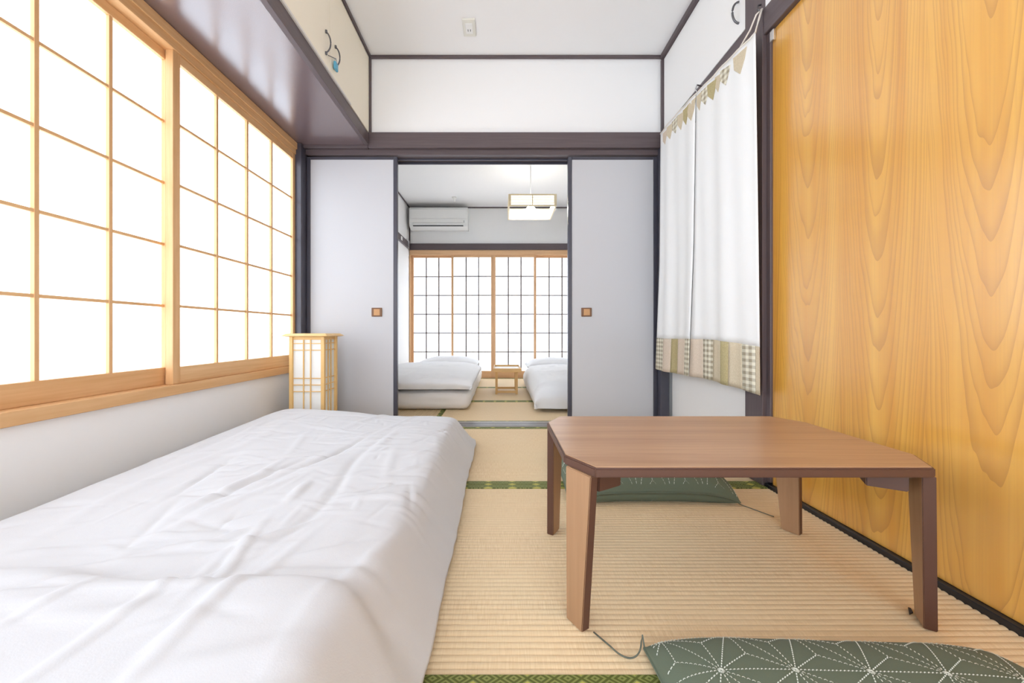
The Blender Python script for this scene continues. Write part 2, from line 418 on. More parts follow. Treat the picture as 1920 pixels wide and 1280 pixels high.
for i, (nm, tr) in enumerate((('leftmost floor-length paper screen of the far room, below the air conditioner', .035), ('second floor-length paper screen of the far room, behind the left pillow', 0.0),
                  ('third floor-length paper screen of the far room, behind the tray table', 0.0), ('rightmost floor-length paper screen of the far room, behind the right pillow', .035))):
    shoji(nm, GF, FX[i]-(.012 if i in (1, 3) else 0), FX[i+1]+(.012 if i in (0, 2) else 0), YF+tr, .012, 1.635, 3, 6, 'F', FARW, M_FPAPER, .03, .03, .085, .0165, .03, THIN)

# ---------------------------------------------------------------- fusuma sliding panels
def fusuma(x0, x1, pull_x, label):
    r = thing('sliding_panel', ((x0+x1)/2, YP+.02, .006), label, 'sliding door', 'grey-white sliding panels of the partition')
    y0, y1, z0, z1 = YP+.006, YP+.030, .006, 1.757
    box('paper_face', x0+.02, x1-.02, y0+.003, y1-.003, z0+.015, z1-.015, M_FUS, r, 0)
    for a, b in ((x0, x0+.026), (x1-.026, x1)): box('stile', a, b, y0-.002, y1+.002, z0, z1, M_DARKP, r, .003)
    for a, b in ((z0, z0+.018), (z1-.018, z1)): box('rail', x0+.026, x1-.026, y0, y1, a, b, M_DARKP, r, .002)
    zc = .615+37*YP/720; h = .034
    p = box('pull', pull_x-h, pull_x+h, y0-.004, y0+.004, zc-h*.85, zc+h*.85, plain('brown_pull_wood', (.20, .10, .05), .45), r, .004)
    box('pull_plate', pull_x-h*.55, pull_x+h*.62, y0-.007, y0-.003, zc-h*.6, zc+h*.6, plain('tan_pull_plate', (.55, .30, .13), .4), p, .003)
fusuma(XL+.045, -.672, (706-938)*YP/720, 'grey-white sliding panel behind the lantern, pull on its right side')
fusuma(.442, 1.025, (1100-938)*YP/720, 'grey-white sliding panel beside the curtain, pull on its left side')

# ---------------------------------------------------------------- overhead cupboards
cab = tag(thing('overhead_cupboard', (-1.08, 1.2, 1.815), 'overhead cupboard with cream doors and varnished dark underside above the window', 'cupboard'))
box('underside', XL+.001, -.87, YB+.01, YP-.035, 1.816, 1.836, M_SOFFIT, cab, 0)
box('front_rail', -.872, -.846, YB+.01, YP-.031, 1.816, 1.888, DARK, cab)
box('track', -.868, -.838, 1.39, 2.16, 1.888, 1.900, plain('pale_track', (.72, .70, .67), .5), cab)
for a, b in ((.86, 1.388), (1.392, 1.916), (1.920, YP-.016)):
    d = box('door', -.872, -.85, a, b, 1.903, ZC-.02, M_CREAM, cab)
    if b < 1.4: continue
    hy, hz = (1.868, 2.02) if b < 2 else (1.975, 2.025)
    tube('handle', bez((-.849, hy, hz+.055), (-.825, hy+.008, hz+.045), (-.815, hy+.008, hz-.03), (-.849, hy-.003, hz-.05)), .0035, M_METAL, d)
    for dz in (.055, -.05): lathe('handle_foot', [(.002, -.008), (.006, -.006), (.006, .006), (.002, .008)], (-.847, hy, hz+dz), M_METAL, d, 10)
lk = thing('padlock', (-.835, 1.955, 1.955), 'small light blue padlock hanging from the cream cupboard handle', 'padlock')
box('lock_body', -.843, -.831, 1.938, 1.972, 1.945, 1.985, plain('light_blue_enamel', (.12, .42, .60), .35), lk, .003)
tube('shackle', [(-.837, 1.943, 1.984), (-.837, 1.943, 1.998), (-.837, 1.955, 2.006), (-.837, 1.967, 1.998), (-.837, 1.967, 1.984)], .0025, M_CHROME, lk)
hasp = tag(tube('hasp_wire', [(-.842, 1.88, 1.968), (-.834, 1.90, 1.975), (-.834, 1.93, 1.990), (-.838, 1.953, 2.003)], .002, M_METAL), 'thin wire hooked between the cream cupboard handles', 'wire')
cab2 = tag(thing('wall_cupboard', (XR+.02, 2.05, 1.92), 'white cupboard door high above the curtain doorway', 'cupboard'))
box('carcass', XR+.018, XR+.098, 1.65, YP-.055, 1.922, ZC-.036, M_WHITE, cab2, 0)
d = box('door', XR-.004, XR+.016, 1.649, YP-.024, 1.922, ZC-.036, M_WHITE, cab2)
tube('handle', bez((XR-.004, 1.70, 2.075), (XR-.042, 1.70, 2.07), (XR-.042, 1.70, 1.985), (XR-.004, 1.70, 1.98)), .0045, M_METAL, d)

# ---------------------------------------------------------------- doors on the right
d1 = tag(box('door_1', XR+.012, XR+.046, .63, 1.512, .013, 1.80, M_DOOR, bev=.002), 'glossy golden wood grain sliding door on the right', 'door', kind='structure')
box('guide_bracket', XR+.001, XR+.012, 1.492, 1.513, 1.752, 1.795, M_CHROME, d1)
tag(box('door_3', XR+.052, XR+.086, -.262, .66, .013, 1.80, M_DOOR, bev=.002), 'second golden wood grain sliding door beside the viewer', 'door', kind='structure')
d2 = tag(thing('door_2', (XR+.06, 2.05, 0), 'plain white door behind the curtain', 'door'), kind='structure')
box('door_panel', XR+.035, XR+.07, 1.65, YP-.055, .005, 1.788, M_WHITE, d2)

# ---------------------------------------------------------------- noren curtain
def gingham(name, a, b, s):
    t = NT(name); t.rough(.85, .1)
    geo = t.add('ShaderNodeNewGeometry'); sp = t.add('ShaderNodeSeparateXYZ'); t.link(geo.outputs['Position'], sp.inputs[0])
    u = t.math('GREATER_THAN', t.math('PINGPONG', sp.outputs[1], s), s/2); w = t.math('GREATER_THAN', t.math('PINGPONG', sp.outputs[2], s*.8), s*.4)
    t.base(t.mix(t.math('MULTIPLY', t.math('ADD', u, w), .5), a, b)); return t.m
def weave(name, a, b):
    t = NT(name); t.rough(.85, .1); v, _ = t.coords((1, 1, 1)); n = t.noise(v, 220, 2)
    t.base(t.mix(t.ramp(n, .35, .65), a, b)); t.bump(n, .2, .002); return t.m
M_GING = gingham('beige_gingham', (.78, .74, .60), (.36, .31, .22), .016)
M_LIN = weave('beige_linen', (.66, .57, .42), (.58, .49, .34)); M_OLIVE = weave('olive_linen', (.52, .44, .24), (.43, .36, .19)); M_ROSE = weave('pale_rose_linen', (.70, .58, .47), (.62, .52, .40))
M_NOREN = cloth('noren_cotton', (.86, .86, .845), 700, .06)
CX = 1.0
def cur(y, f):
    """point on the curtain: y along the doorway, f 0 at the top edge .. 1 at the hem"""
    s = (y-1.505)/(2.395-1.505)
    top = 1.788 + .062*min(1, s*1.3) ; bot = .366 + .026*s + .012*math.sin(s*5)
    z = top + (bot-top)*f
    fold = .007*math.sin(s*19+.6)*(.25+f) + .005*math.sin(s*41+2*f)*(.4+.6*f) + .006*math.sin(s*7+1.5)*f
    yy = y + (.05*s*max(0, f-.55)/.45 if s > .5 else .0)
    return Vector((CX + fold - .02*f*(s-.2), yy, z))
def cloth_patch(name, y0, y1, f0, f1, mat, parent, ny=24, nf=40, th=.0016, off=0.0):
    vs, fs = [], []
    for side in (0, 1):
        for i in range(ny+1):
            for j in range(nf+1):
                p = cur(y0+(y1-y0)*i/ny, f0+(f1-f0)*j/nf); vs.append((p.x - off - (th if side == 0 else 0), p.y, p.z))
    N = (ny+1)*(nf+1); R = nf+1
    for i in range(ny):
        for j in range(nf):
            a = i*R+j; q = (a, a+1, a+R+1, a+R); fs += [q, tuple(x+N for x in q[::-1])]
    for i in range(ny):
        for j in (0, nf): a = i*R+j; fs.append((a, a+R, a+R+N, a+N))
    for j in range(nf):
        for i in (0, ny): a = i*R+j; fs.append((a, a+1, a+1+N, a+N))
    return meshobj(name, vs, fs, mat, parent, True)
nor = thing('noren_curtain', (CX, 1.95, .36), 'split white cotton doorway curtain with patchwork hem, hung on a cord', 'curtain')
FH = .868
pa = cloth_patch('cloth_panel', 1.505, 1.958, 0, FH, M_NOREN, nor); pb = cloth_patch('cloth_panel', 1.964, 2.395, 0, FH, M_NOREN, nor)
segs = [(1.505, 1.527, M_LIN), (1.527, 1.60, M_GING), (1.60, 1.672, M_LIN), (1.672, 1.722, M_OLIVE), (1.722, 1.80, M_LIN), (1.80, 1.885, M_GING), (1.885, 1.958, M_ROSE),
        (1.964, 2.03, M_GING), (2.03, 2.12, M_ROSE), (2.12, 2.205, M_OLIVE), (2.205, 2.285, M_ROSE), (2.285, 2.395, M_GING)]
for a, b, m in segs: cloth_patch('hem_patch', a, b, FH-.002, 1.0, m, pa if b < 1.96 else pb, 6, 8, .002, .0005)
# little pennants sewn below the top edge
pens = [(1.60, .035, .055, M_LIN), (1.70, .03, .05, M_GING), (1.755, .025, .05, M_LIN), (1.81, .035, .055, M_OLIVE), (1.87, .03, .05, M_GING), (1.925, .022, .05, M_LIN),
        (2.0, .035, .06, M_LIN), (2.065, .03, .055, M_OLIVE), (2.125, .03, .055, M_LIN), (2.19, .035, .05, M_GING), (2.255, .03, .05, M_LIN), (2.32, .035, .05, M_ROSE)]
for yc, hw, f1, m in pens:
    hw *= 1.2; f1 *= 1.15
    pts = [cur(yc-hw, .012 + .01*((yc*37) % 1)), cur(yc+hw, .012), cur(yc+hw*.85, f1*.8), cur(yc-hw*.1, f1+.014), cur(yc-hw*.7, f1*.7)]
    vs = [(p.x-.0022, p.y, p.z) for p in pts] + [(p.x-.0042, p.y, p.z) for p in pts]
    n = 5
    meshobj('pennant', vs, [tuple(range(n)), tuple(range(2*n-1, n-1, -1))] + [(i, (i+1) % n, n+(i+1) % n, n+i) for i in range(n)], m, pa if yc < 1.96 else pb)
M_CORD = plain('cotton_cord', (.78, .72, .64), .8, .1)
top = [cur(1.505+(2.395-1.505)*i/24, 0) for i in range(25)]
tube('cord', [(1.046, 1.535, 1.905)] + [(1.022, 1.518, 1.85)] + [(p.x-.001, p.y, p.z) for p in top] + [(1.03, 2.43, 1.86)], .004, M_CORD, nor)
tube('cord_loop', [(1.045, 1.54, 1.905), (1.03, 1.545, 1.89), (1.015, 1.56, 1.84), (1.0, 1.60, 1.800)], .0035, M_CORD, nor)
hk = tag(tube('wall_hook', [(1.05, 1.545, 1.93), (1.036, 1.543, 1.925), (1.034, 1.541, 1.905), (1.046, 1.54, 1.897)], .003, M_METAL), 'small metal hook on the dark post holding the curtain cord', 'hook')
tube('clip', [(CX+.002, 1.955, 1.828), (CX-.006, 1.955, 1.852), (CX+.004, 1.96, 1.875), (CX+.03, 1.96, 1.868)], .004, M_CHROME, nor)

# ---------------------------------------------------------------- bedding
rng = np.random.default_rng(5)
def creases(n, x0, x1, y0, y1, ang0, ang1, l0, l1, a0, a1, w0, w1):
    out = []
    for _ in range(n):
        out.append((rng.uniform(x0, x1), rng.uniform(y0, y1), rng.uniform(ang0, ang1), rng.uniform(l0, l1), rng.uniform(a0, a1)*rng.choice([1, 1, -1]), rng.uniform(w0, w1)))
    return out
def crease_field(X, Y, lst):
    Z = np.zeros_like(X)
    for (cx, cy, an, L, A, w) in lst:
        dx, dy = X-cx, Y-cy
        u = dx*math.cos(an)+dy*math.sin(an); v = -dx*math.sin(an)+dy*math.cos(an)
        v = v + .03*np.sin(u*9+cx*20)*L
        Z += A*np.exp(-(u/L)**2*2)*np.exp(-(v/w)**2)
    return Z
def spline(pts, n):
    """Catmull-Rom through 2-D points, resampled evenly"""
    P = [np.array(p, float) for p in pts]; P = [2*P[0]-P[1]] + P + [2*P[-1]-P[-2]]; out = []
    for i in range(1, len(P)-2):
        for s in np.linspace(0, 1, 24, endpoint=False):
            a, b, c, d = P[i-1:i+3]
            out.append(.5*((2*b)+(-a+c)*s+(2*a-5*b+4*c-d)*s*s+(-a+3*b-3*c+d)*s**3))
    out.append(P[-2]); out = np.array(out)
    L = np.concatenate([[0], np.cumsum(np.linalg.norm(np.diff(out, axis=0), axis=1))]); q = np.linspace(0, L[-1], n)
    return np.stack([np.interp(q, L, out[:, i]) for i in (0, 1)], 1)
def grid_obj(name, P, mat, parent=None, solid=0):
    n, m, _ = P.shape
    vs = P.reshape(-1, 3).tolist(); fs = [(i*m+j, i*m+j+1, (i+1)*m+j+1, (i+1)*m+j) for i in range(n-1) for j in range(m-1)]
    o = meshobj(name, vs, fs, mat, parent, True)
    if solid:
        md = o.modifiers.new('thickness', 'SOLIDIFY'); md.thickness = solid; md.offset = 1 if o.data.polygons[0].normal.z < 0 else -1
    return o
def drape(name, cross, along, mat, lst, lump, solid=.01, nx=150, ny=260, zfun=None, zmin=.02, yround=.25):
    """quilt: cross = (x, z) section, along = (y, factor) path from near hem to far hem"""
    c = spline(cross, nx); a = spline(along, ny)
    X = np.repeat(c[None, :, 0], ny, 0); Zc = np.repeat(c[None, :, 1], ny, 0)
    Y = np.repeat(a[:, None, 0], nx, 1); G = np.clip(np.repeat(a[:, None, 1], nx, 1), 0, 1.05)
    Z = zmin + (Zc-zmin)*G
    xm = (c[:, 0].min()+c[:, 0].max())/2
    flat = np.clip((Zc-zmin)/(Zc.max()-zmin), 0, 1)*G
    X = xm + (X-xm)*(1-.02*(1-np.clip(G, 0, 1)))
    disp = crease_field(X, Y, lst)
    nz = np.array([[noise.noise(Vector((x*2.6, y*2.1, lump))) for x in c[:, 0]] for y in a[:, 0]])
    nz2 = np.array([[noise.noise(Vector((x*9+3, y*6, lump+5))) for x in c[:, 0]] for y in a[:, 0]])
    nz3 = np.array([[noise.noise(Vector((x*2, y*16, lump+9))) for x in c[:, 0]] for y in a[:, 0]])
    Z = Z + (disp + .010*nz + .0035*nz2)*flat**1.5
    side = (1-flat)
    X = X + side*(.004*nz3 + .004*nz2)*np.sign(X-xm)
    Y = Y + (1-np.clip(G, 0, 1))*.012*nz2
    if zfun is not None: Z = Z + zfun(X, Y)*np.clip(flat, 0, 1)
    return grid_obj(name, np.stack([X, Y, np.maximum(Z, min(zmin, .010))], 2), mat, None, solid)
def pad(name, x0, x1, y0, y1, z0, z1, mat, rad=.05, seed=1, amp=.006, n=40):
    """stuffed mattress: rounded slab with soft lumps"""
    bm = bmesh.new(); bmesh.ops.create_cube(bm, size=1)
    bmesh.ops.subdivide_edges(bm, edges=bm.edges[:], cuts=n, use_grid_fill=True)
    hx, hy, hz = (x1-x0)/2, (y1-y0)/2, (z1-z0)/2
    out = []
    for v in bm.verts:
        p = Vector((v.co.x*2*hx, v.co.y*2*hy, v.co.z*2*hz))
        r = min(rad, hz*.98)
        q = Vector((max(-hx+r, min(hx-r, p.x)), max(-hy+r, min(hy-r, p.y)), max(-hz+r, min(hz-r, p.z))))
        d = p-q
        if d.length > 1e-6: p = q + d.normalized()*r
        w = noise.noise(Vector((p.x*4, p.y*4, p.z*9+seed)))*amp + noise.noise(Vector((p.x*16, p.y*16, p.z*20+seed)))*amp*.35
        nd = d.normalized() if d.length > 1e-6 else Vector((0, 0, 1 if p.z > 0 else 0))
        if p.z < -hz*.9: nd = Vector((0, 0, 0))
        p = p + nd*w
        v.co = p + Vector(((x0+x1)/2, (y0+y1)/2, (z0+z1)/2))
    vs = [tuple(v.co) for v in bm.verts]; bm.verts.index_update(); fs = [tuple(v.index for v in f.verts) for f in bm.faces]; bm.free()
    return meshobj(name, vs, fs, mat, None, True)

tag(pad('futon_mattress', -1.150, -.215, .10, 2.055, .002, .118, M_SHEET, .045, 3), 'white futon mattress on the tatami under the big quilt', 'futon')
lst = [(-.47, 1.15, 1.62, .62, -.006, .016), (-.96, 1.2, 1.55, .7, .005, .02), (-.235, .95, 1.50, .55, .006, .012), (-1.05, 1.5, 1.5, .5, -.005, .02)]
lst += creases(70, -1.1, -.2, .5, 2.0, -.25, .9, .05, .16, .004, .0095, .006, .012)
lst += creases(26, -1.1, -.2, .4, 2.0, 1.2, 1.9, .08, .30, .004, .010, .008, .018)
lst += creases(30, -.40, -.16, 1.0, 1.95, -.3, 1.2, .04, .10, .003, .006, .007, .012)
lst += creases(150, -1.12, -.2, .45, 2.0, -.6, 1.9, .025, .08, .0015, .0034, .0045, .008)
lst += creases(22, -.9, -.2, .45, .75, -.2, .5, .08, .2, .003, .006, .010, .018)
def bulge(X, Y):
    edge = .655 - .05*(X+.85) + .012*np.sin(X*14)
    s = 1/(1+np.exp((Y-edge)/.012))
    tilt = (.046*np.clip(-(X+.65)/.5, 0, 1) - .012*np.clip((X+.65)/.4, 0, 1))*np.clip((Y-.4)/1.6, 0, 1)
    return .040*s + tilt
dv = drape('quilt', [(-1.188, .02), (-1.188, .045), (-1.186, .10), (-1.165, .150), (-1.08, .172), (-.85, .176), (-.6, .177), (-.38, .176), (-.285, .172), (-.245, .163), (-.222, .138), (-.192, .092), (-.160, .045), (-.136, .014)],
      [(.07, .0), (.075, .5), (.12, .95), (.25, 1), (.8, 1), (1.4, 1), (1.9, 1), (2.03, .95), (2.085, .72), (2.105, .3), (2.11, .08)], M_DUVET, lst, 2.0, .008, 260, 440, bulge)
tag(dv, 'large rumpled white quilt spread over the futon in the foreground', 'quilt')

def bed(x0, x1, y0, y1, h1, htop, seed, lm, lq, drop, mm, ins=0.0):
    tag(pad('futon_mattress', x0+ins, x1-ins, y0+ins, y1, .002, h1, mm, .06, seed, .010, 30), lm, 'futon', 'futon mattresses of the far room')
    ls = creases(40, x0, x1, y0, y1, -.5, 1.9, .06, .22, .004, .010, .012, .025)
    xa, xb = x0+.02, x1-.02
    fe = max(.1, (h1+.022-drop)/(htop-drop))
    q = drape('quilt', [(xa-.03, drop), (xa-.045, (drop+htop)/2), (xa+.02, htop-.02), (xa+.15, htop), ((xa+xb)/2, htop+.01), (xb-.15, htop), (xb-.02, htop-.025), (xb+.04, (drop+htop)/2), (xb+.025, drop)],
          [(y0-.02, .0), (y0-.035, .5), (y0+.03, .9), (y0+.2, 1), ((y0+y1)/2, 1.0), (y1-.74, 1.0), (y1-.62, .95), (y1-.55, max(.55, fe)), (y1-.54, fe)], M_FDUVET, ls, seed, .006, 70, 110, None, drop)
    tag(q, lq, 'quilt', 'quilts of the far room')
bed(-1.17, -.235, 2.98, 4.95, .155, .275, 11, 'off-white thick futon mattress at the left of the far room', 'puffy white quilt folded on the left futon of the far room', .172, M_SHEETW)
bed(.285, 1.02, 2.94, 4.95, .12, .245, 17, 'white futon mattress at the right of the far room', 'puffy white quilt on the right futon, corner touching the tatami', .03, M_SHEET, .07)
# hanging quilt corner on the right bed
def pillow(x0, x1, y0, y1, z0, h, label, seed):
    hx, hy = (x1-x0)/2, (y1-y0)/2; n = 36; vs, fs = [], []
    for side in (1, -1):
        for i in range(n+1):
            for j in range(n+1):
                u, v = -1+2*i/n, -1+2*j/n
                e = max(0, (1-abs(u)**2.6)*(1-abs(v)**2.6))**.55
                z = side*(h/2)*e*(1 if side > 0 else .8)
                z += .006*noise.noise(Vector((u*3, v*3, seed)))*e
                vs.append(((x0+x1)/2+u*hx*(1-.05*(1-abs(v))), (y0+y1)/2+v*hy*(1-.07*(1-abs(u))), z0+h*.4+z))
    N = (n+1)**2; R = n+1
    for i in range(n):
        for j in range(n):
            a = i*R+j; q = (a, a+1, a+R+1, a+R); fs += [q, tuple(x+N for x in q[::-1])]
    o = meshobj('pillow', vs, fs, M_FDUVET, None, True)
    bm = bmesh.new(); bm.from_mesh(o.data); bmesh.ops.remove_doubles(bm, verts=bm.verts[:], dist=.0004); bm.to_mesh(o.data); bm.free()
    return tag(o, label, 'pillow', 'pillows of the far room')
pillow(-.98, -.25, 4.43, 4.88, .170, .17, 'plump white pillow at the head of the left far futon', 3)
pillow(.30, .98, 4.43, 4.88, .135, .19, 'plump white pillow at the head of the right far futon', 8)

# ---------------------------------------------------------------- lantern
L = thing('floor_lantern', (-1.10, 2.27, 0), 'square pine floor lantern with white paper sides behind the futon', 'lamp')
lx0, lx1, ly0, ly1, lz = -1.203, -1.002, 2.185, 2.365, .588
M_LPAPER = plain('lantern_paper', (.84, .85, .82), .8, .15)
for px in (lx0, lx1-.02):
    for py in (ly0, ly1-.02): box('post', px, px+.02, py, py+.02, 0, lz, LAMPW, L)
pin = .006
faces = [('x', ly0+.012, lx0+.02, lx1-.02), ('x', ly1-.014, lx0+.02, lx1-.02), ('y', lx0+.012, ly0+.02, ly1-.02), ('y', lx1-.014, ly0+.02, ly1-.02)]
for ax, pos, a0, a1 in faces:
    def LB(n, a, b, z0, z1, e0, e1, m):
        return box(n, a, b, pos+e0, pos+e1, z0, z1, m, L, .0005) if ax == 'x' else box(n, pos+e0, pos+e1, a, b, z0, z1, m, L, .0005)
    LB('paper_side', a0, a1, .04, lz-.005, .0, .001, M_LPAPER)
    LB('rail', a0, a1, lz-.018, lz, -.004, .006, LAMPW); LB('rail', a0, a1, .03, .055, -.004, .006, LAMPW)
    out = -1 if (pos in (ly0+.012, lx0+.012)) else 1
    e0, e1 = (-.007, -.001) if out < 0 else (.002, .008)
    w = a1-a0
    for f in (.37, .62): LB('lattice_bar', a0+w*f-pin/2, a0+w*f+pin/2, .055, lz-.018, e0, e1, LAMPW)
    for z in (.549, .511, .350, .312, .274, .12): LB('lattice_bar', a0, a1, z-.0025, z+.0025, e0*.8, e1*.8, LAMPW)
ov = .03
q = [(lx0-ov, ly0-ov), (lx1+ov, ly0-ov), (lx1+ov, ly1+ov), (lx0-ov, ly1+ov)]; q2 = [(lx0-ov+.02, ly0-ov+.02), (lx1+ov-.02, ly0-ov+.02), (lx1+ov-.02, ly1+ov-.02), (lx0-ov+.02, ly1+ov-.02)]
prism('cap', q, lz+.004, lz+.018, wood(*LAMPW, axis=0), L, 0, q2)
prism('cap_underside', q2, lz-.001, lz+.004, wood(*LAMPW, axis=0), L, 0, q)

# ---------------------------------------------------------------- low table
T = thing('low_table', (.527, .998, 0), 'low folding table with walnut top, clipped corners and board legs', 'table')
tx0, tx1, ty0, ty1 = .140, .914, .763, 1.232
cx_, cy_ = .048, .080
def octo(i):
    x0, x1, y0, y1 = tx0+i, tx1-i, ty0+i, ty1-i; a, b = cx_, cy_
    return [(x0+a, y0), (x1-a, y0), (x1, y0+b), (x1, y1-b), (x1-a, y1), (x0+a, y1), (x0, y1-b), (x0, y0+b)]
tt = prism('tabletop', octo(.004), .340, .3455, walnut(0), T, 0, octo(.0045))
prism('edge_band', octo(0), .3245, .3440, M_EDGE, T, .003)
mx, my = (tx0+tx1)/2, (ty0+ty1)/2
for sx in (1, -1):
    for sy in (1, -1):
        A, B = Vector((.142, .834)), Vector((.181, .768)); a, b = Vector((.142-(.008 if sx < 0 else 0), .826)), Vector((.1665-(.008 if sx < 0 else 0), .785))
        nrm = Vector((.861, .508))*.021
        def mir(p): return (mx+(p.x-mx)*sx, my+(p.y-my)*sy)
        tp = [mir(A), mir(B), mir(B+nrm), mir(A+nrm)]; bt = [mir(a), mir(b), mir(b+nrm), mir(a+nrm)]
        lg = prism('leg', bt, 0.0, .3245, wood(*LEGW, axis=2), T, .0015, tp)
        lg.data.materials.append(M_EDGE)
        nd = Vector((.861*sx, .508*sy, 0))
        for f in lg.data.polygons:
            if abs(f.normal.dot(nd)) < .5 and abs(f.normal.z) < .5: f.material_index = 1
        br = prism('hinge_block', [mir(Vector((.176, .845))), mir(Vector((.205, .797))), mir(Vector((.262, .832))), mir(Vector((.233, .88)))],   .282, .3245, M_EDGE, lg, .002, )
        pth = [mir(Vector((.2, .822))), mir(Vector((.215, .831)))]
        tube('screw', [(*pth[0], .283), (*pth[1], .283)], .0035, M_METAL, lg)
        if sx < 0 and sy > 0:
            prism('felt_pad', [mir(Vector((.1525, .8385))), mir(Vector((.145, .850))), mir(Vector((.148, .853))), mir(Vector((.166, .8335)))], .001, .004, plain('dark_felt', (.06, .05, .045), .9), lg)

# ---------------------------------------------------------------- zabuton cushions
M_CUSH = cloth('moss_green_cotton', (.135, .165, .115), 600, .15)
M_STITCH = plain('white_stitch_thread', (.62, .66, .58), .7, .2)
def cz(u, v, h):
    e = max(0.0, (1-abs(u)**5)*(1-abs(v)**5))
    return h*e**.42*(1+.04*noise.noise(Vector((u*2.2, v*2.2, 4))))
def seamz(u, v, B): return B*(1-.75*min(1, abs(u)*abs(v))**4)
def cpos(u, v, hx, hy): return u*hx*(1-.022*(1-abs(v)**2)), v*hy*(1-.022*(1-abs(u)**2))
def cushion(cx, cy, rot, label, hx=.30, hy=.29, H=.062, B=.018, cord=None):
    r = thing('floor_cushion', (cx, cy, 0), label, 'cushion', 'moss green floor cushions')
    n = 44; vs, fs = [], []; cr, sr = math.cos(rot), math.sin(rot)
    def W(x, y, z): return (cx+x*cr-y*sr, cy+x*sr+y*cr, z)
    for side in (1, -1):
        for i in range(n+1):
            for j in range(n+1):
                u, v = -math.cos(math.pi*i/n), -math.cos(math.pi*j/n)
                x, y = cpos(u, v, hx, hy); b_ = seamz(u, v, B); z = b_ + (cz(u, v, H) if side > 0 else -min(b_-.0005, cz(u, v, H)*.8))
                vs.append(W(x, y, z))
    N = (n+1)**2; R = n+1
    for i in range(n):
        for j in range(n):
            a = i*R+j; q = (a, a+1, a+R+1, a+R); fs += [q, tuple(x+N for x in q[::-1])]
    o = meshobj('cover', vs, fs, M_CUSH, r, True)
    bm = bmesh.new(); bm.from_mesh(o.data); bmesh.ops.remove_doubles(bm, verts=bm.verts[:], dist=.0002); bm.to_mesh(o.data); bm.free()
    # hemp-leaf stitching: triangle lattice edges plus spokes to each triangle's centre
    s = .118; segs = []
    e1, e2 = Vector((s, 0)), Vector((s/2, s*.866))
    for i in range(-7, 8):
        for j in range(-5, 6):
            p = e1*i+e2*j; a, b, c = p+e1, p+e2, p+e2-e1
            segs += [(p, a), (p, b), (p, c)]
            for tri in ((p, a, b), (p, b, c)):
                g = (tri[0]+tri[1]+tri[2])/3; segs += [(g, w) for w in tri]
    sv, sf = [], []
    def top(p):
        u, v = p.x/hx, p.y/hy
        for _ in range(3): u, v = p.x/(hx*(1-.022*(1-min(1, abs(v))**2))), p.y/(hy*(1-.022*(1-min(1, abs(u))**2)))
        if abs(u) > .985 or abs(v) > .985: return None
        return seamz(u, v, B)+cz(u, v, H)
    for p, q in segs:
        d = q-p; L_ = d.length; d = d/L_; nn = Vector((-d.y, d.x))*.0008; k = int(L_/.0062)
        for m in range(k):
            a = p+d*(m*L_/k+.001); b = p+d*((m+.68)*L_/k+.001); za, zb = top(a), top(b)
            if za is None or zb is None: continue
            e = len(sv)
            for w, z in ((a-nn, za), (a+nn, za), (b+nn, zb), (b-nn, zb)): sv.append(W(w.x, w.y, z+.0004))
            mid = (a+b)/2; zt = top(mid) or (za+zb)/2
            for w in (mid-nn, mid+nn): sv.append(W(w.x, w.y, max(zt, (za+zb)/2)+.0016))
            sf += [(e, e+1, e+5, e+4), (e+4, e+5, e+2, e+3)]
    for p, q in segs:                                   # the same stitches carried round below the seam
        d = q-p; L_ = d.length; d = d/L_; nn = Vector((-d.y, d.x))*.0008; k = int(L_/.0062)
        for m in range(k):
            a = p+d*(m*L_/k+.001); b = p+d*((m+.68)*L_/k+.001); zs = []
            for w in (a, b):
                u, v = w.x/(hx*.97), w.y/(hy*.97)
                if max(abs(u), abs(v)) > .985: zs = None; break
                bz = seamz(u, v, B); zs.append(bz-min(bz-.0005, cz(u, v, H)*.8))
            if not zs or min(zs) < .004: continue
            e = len(sv)
            for w, z in ((a-nn, zs[0]), (a+nn, zs[0]), (b+nn, zs[1]), (b-nn, zs[1])): sv.append(W(w.x*1.004, w.y*1.004, z-.0010))
            sf.append((e, e+1, e+2, e+3))
    st = meshobj('stitching', sv, sf, M_STITCH, r); st['kind'] = 'stuff'
    # welt along the seam
    cs = [-math.cos(math.pi*i/24) for i in range(25)]
    uv = [(c, -1) for c in cs] + [(1, c) for c in cs[1:]] + [(-c, 1) for c in cs[1:]] + [(-1, -c) for c in cs[1:]]
    ring = [W(*cpos(u, v, hx, hy), seamz(u, v, B)) for u, v in uv]
    tube('seam', ring, .0022, M_CUSH, r, 6)
    if cord: tube('tie_cord', cord, .0016, plain('grey_green_cord', (.12, .13, .10), .7), r, 6)
    return r
cushion(.588, .412, -.035, 'moss green stitched cushion nearest the viewer at the bottom edge', .322, .318, .056, .017,
        [Vector((.272, .725, .02)), Vector((.272, .735, .035))] + bez((.27, .735, .022), (.262, .715, .004), (.235, .705, .004), (.215, .745, .004)) + [Vector((.19, .782, .004))])
cushion(.545, 1.648, .0, 'moss green stitched cushion on the floor behind the low table', .305, .29, .080, .044,
        [Vector((.835, 1.385, .016)), Vector((.85, 1.36, .004)), Vector((.88, 1.31, .004)), Vector((.905, 1.27, .004))])

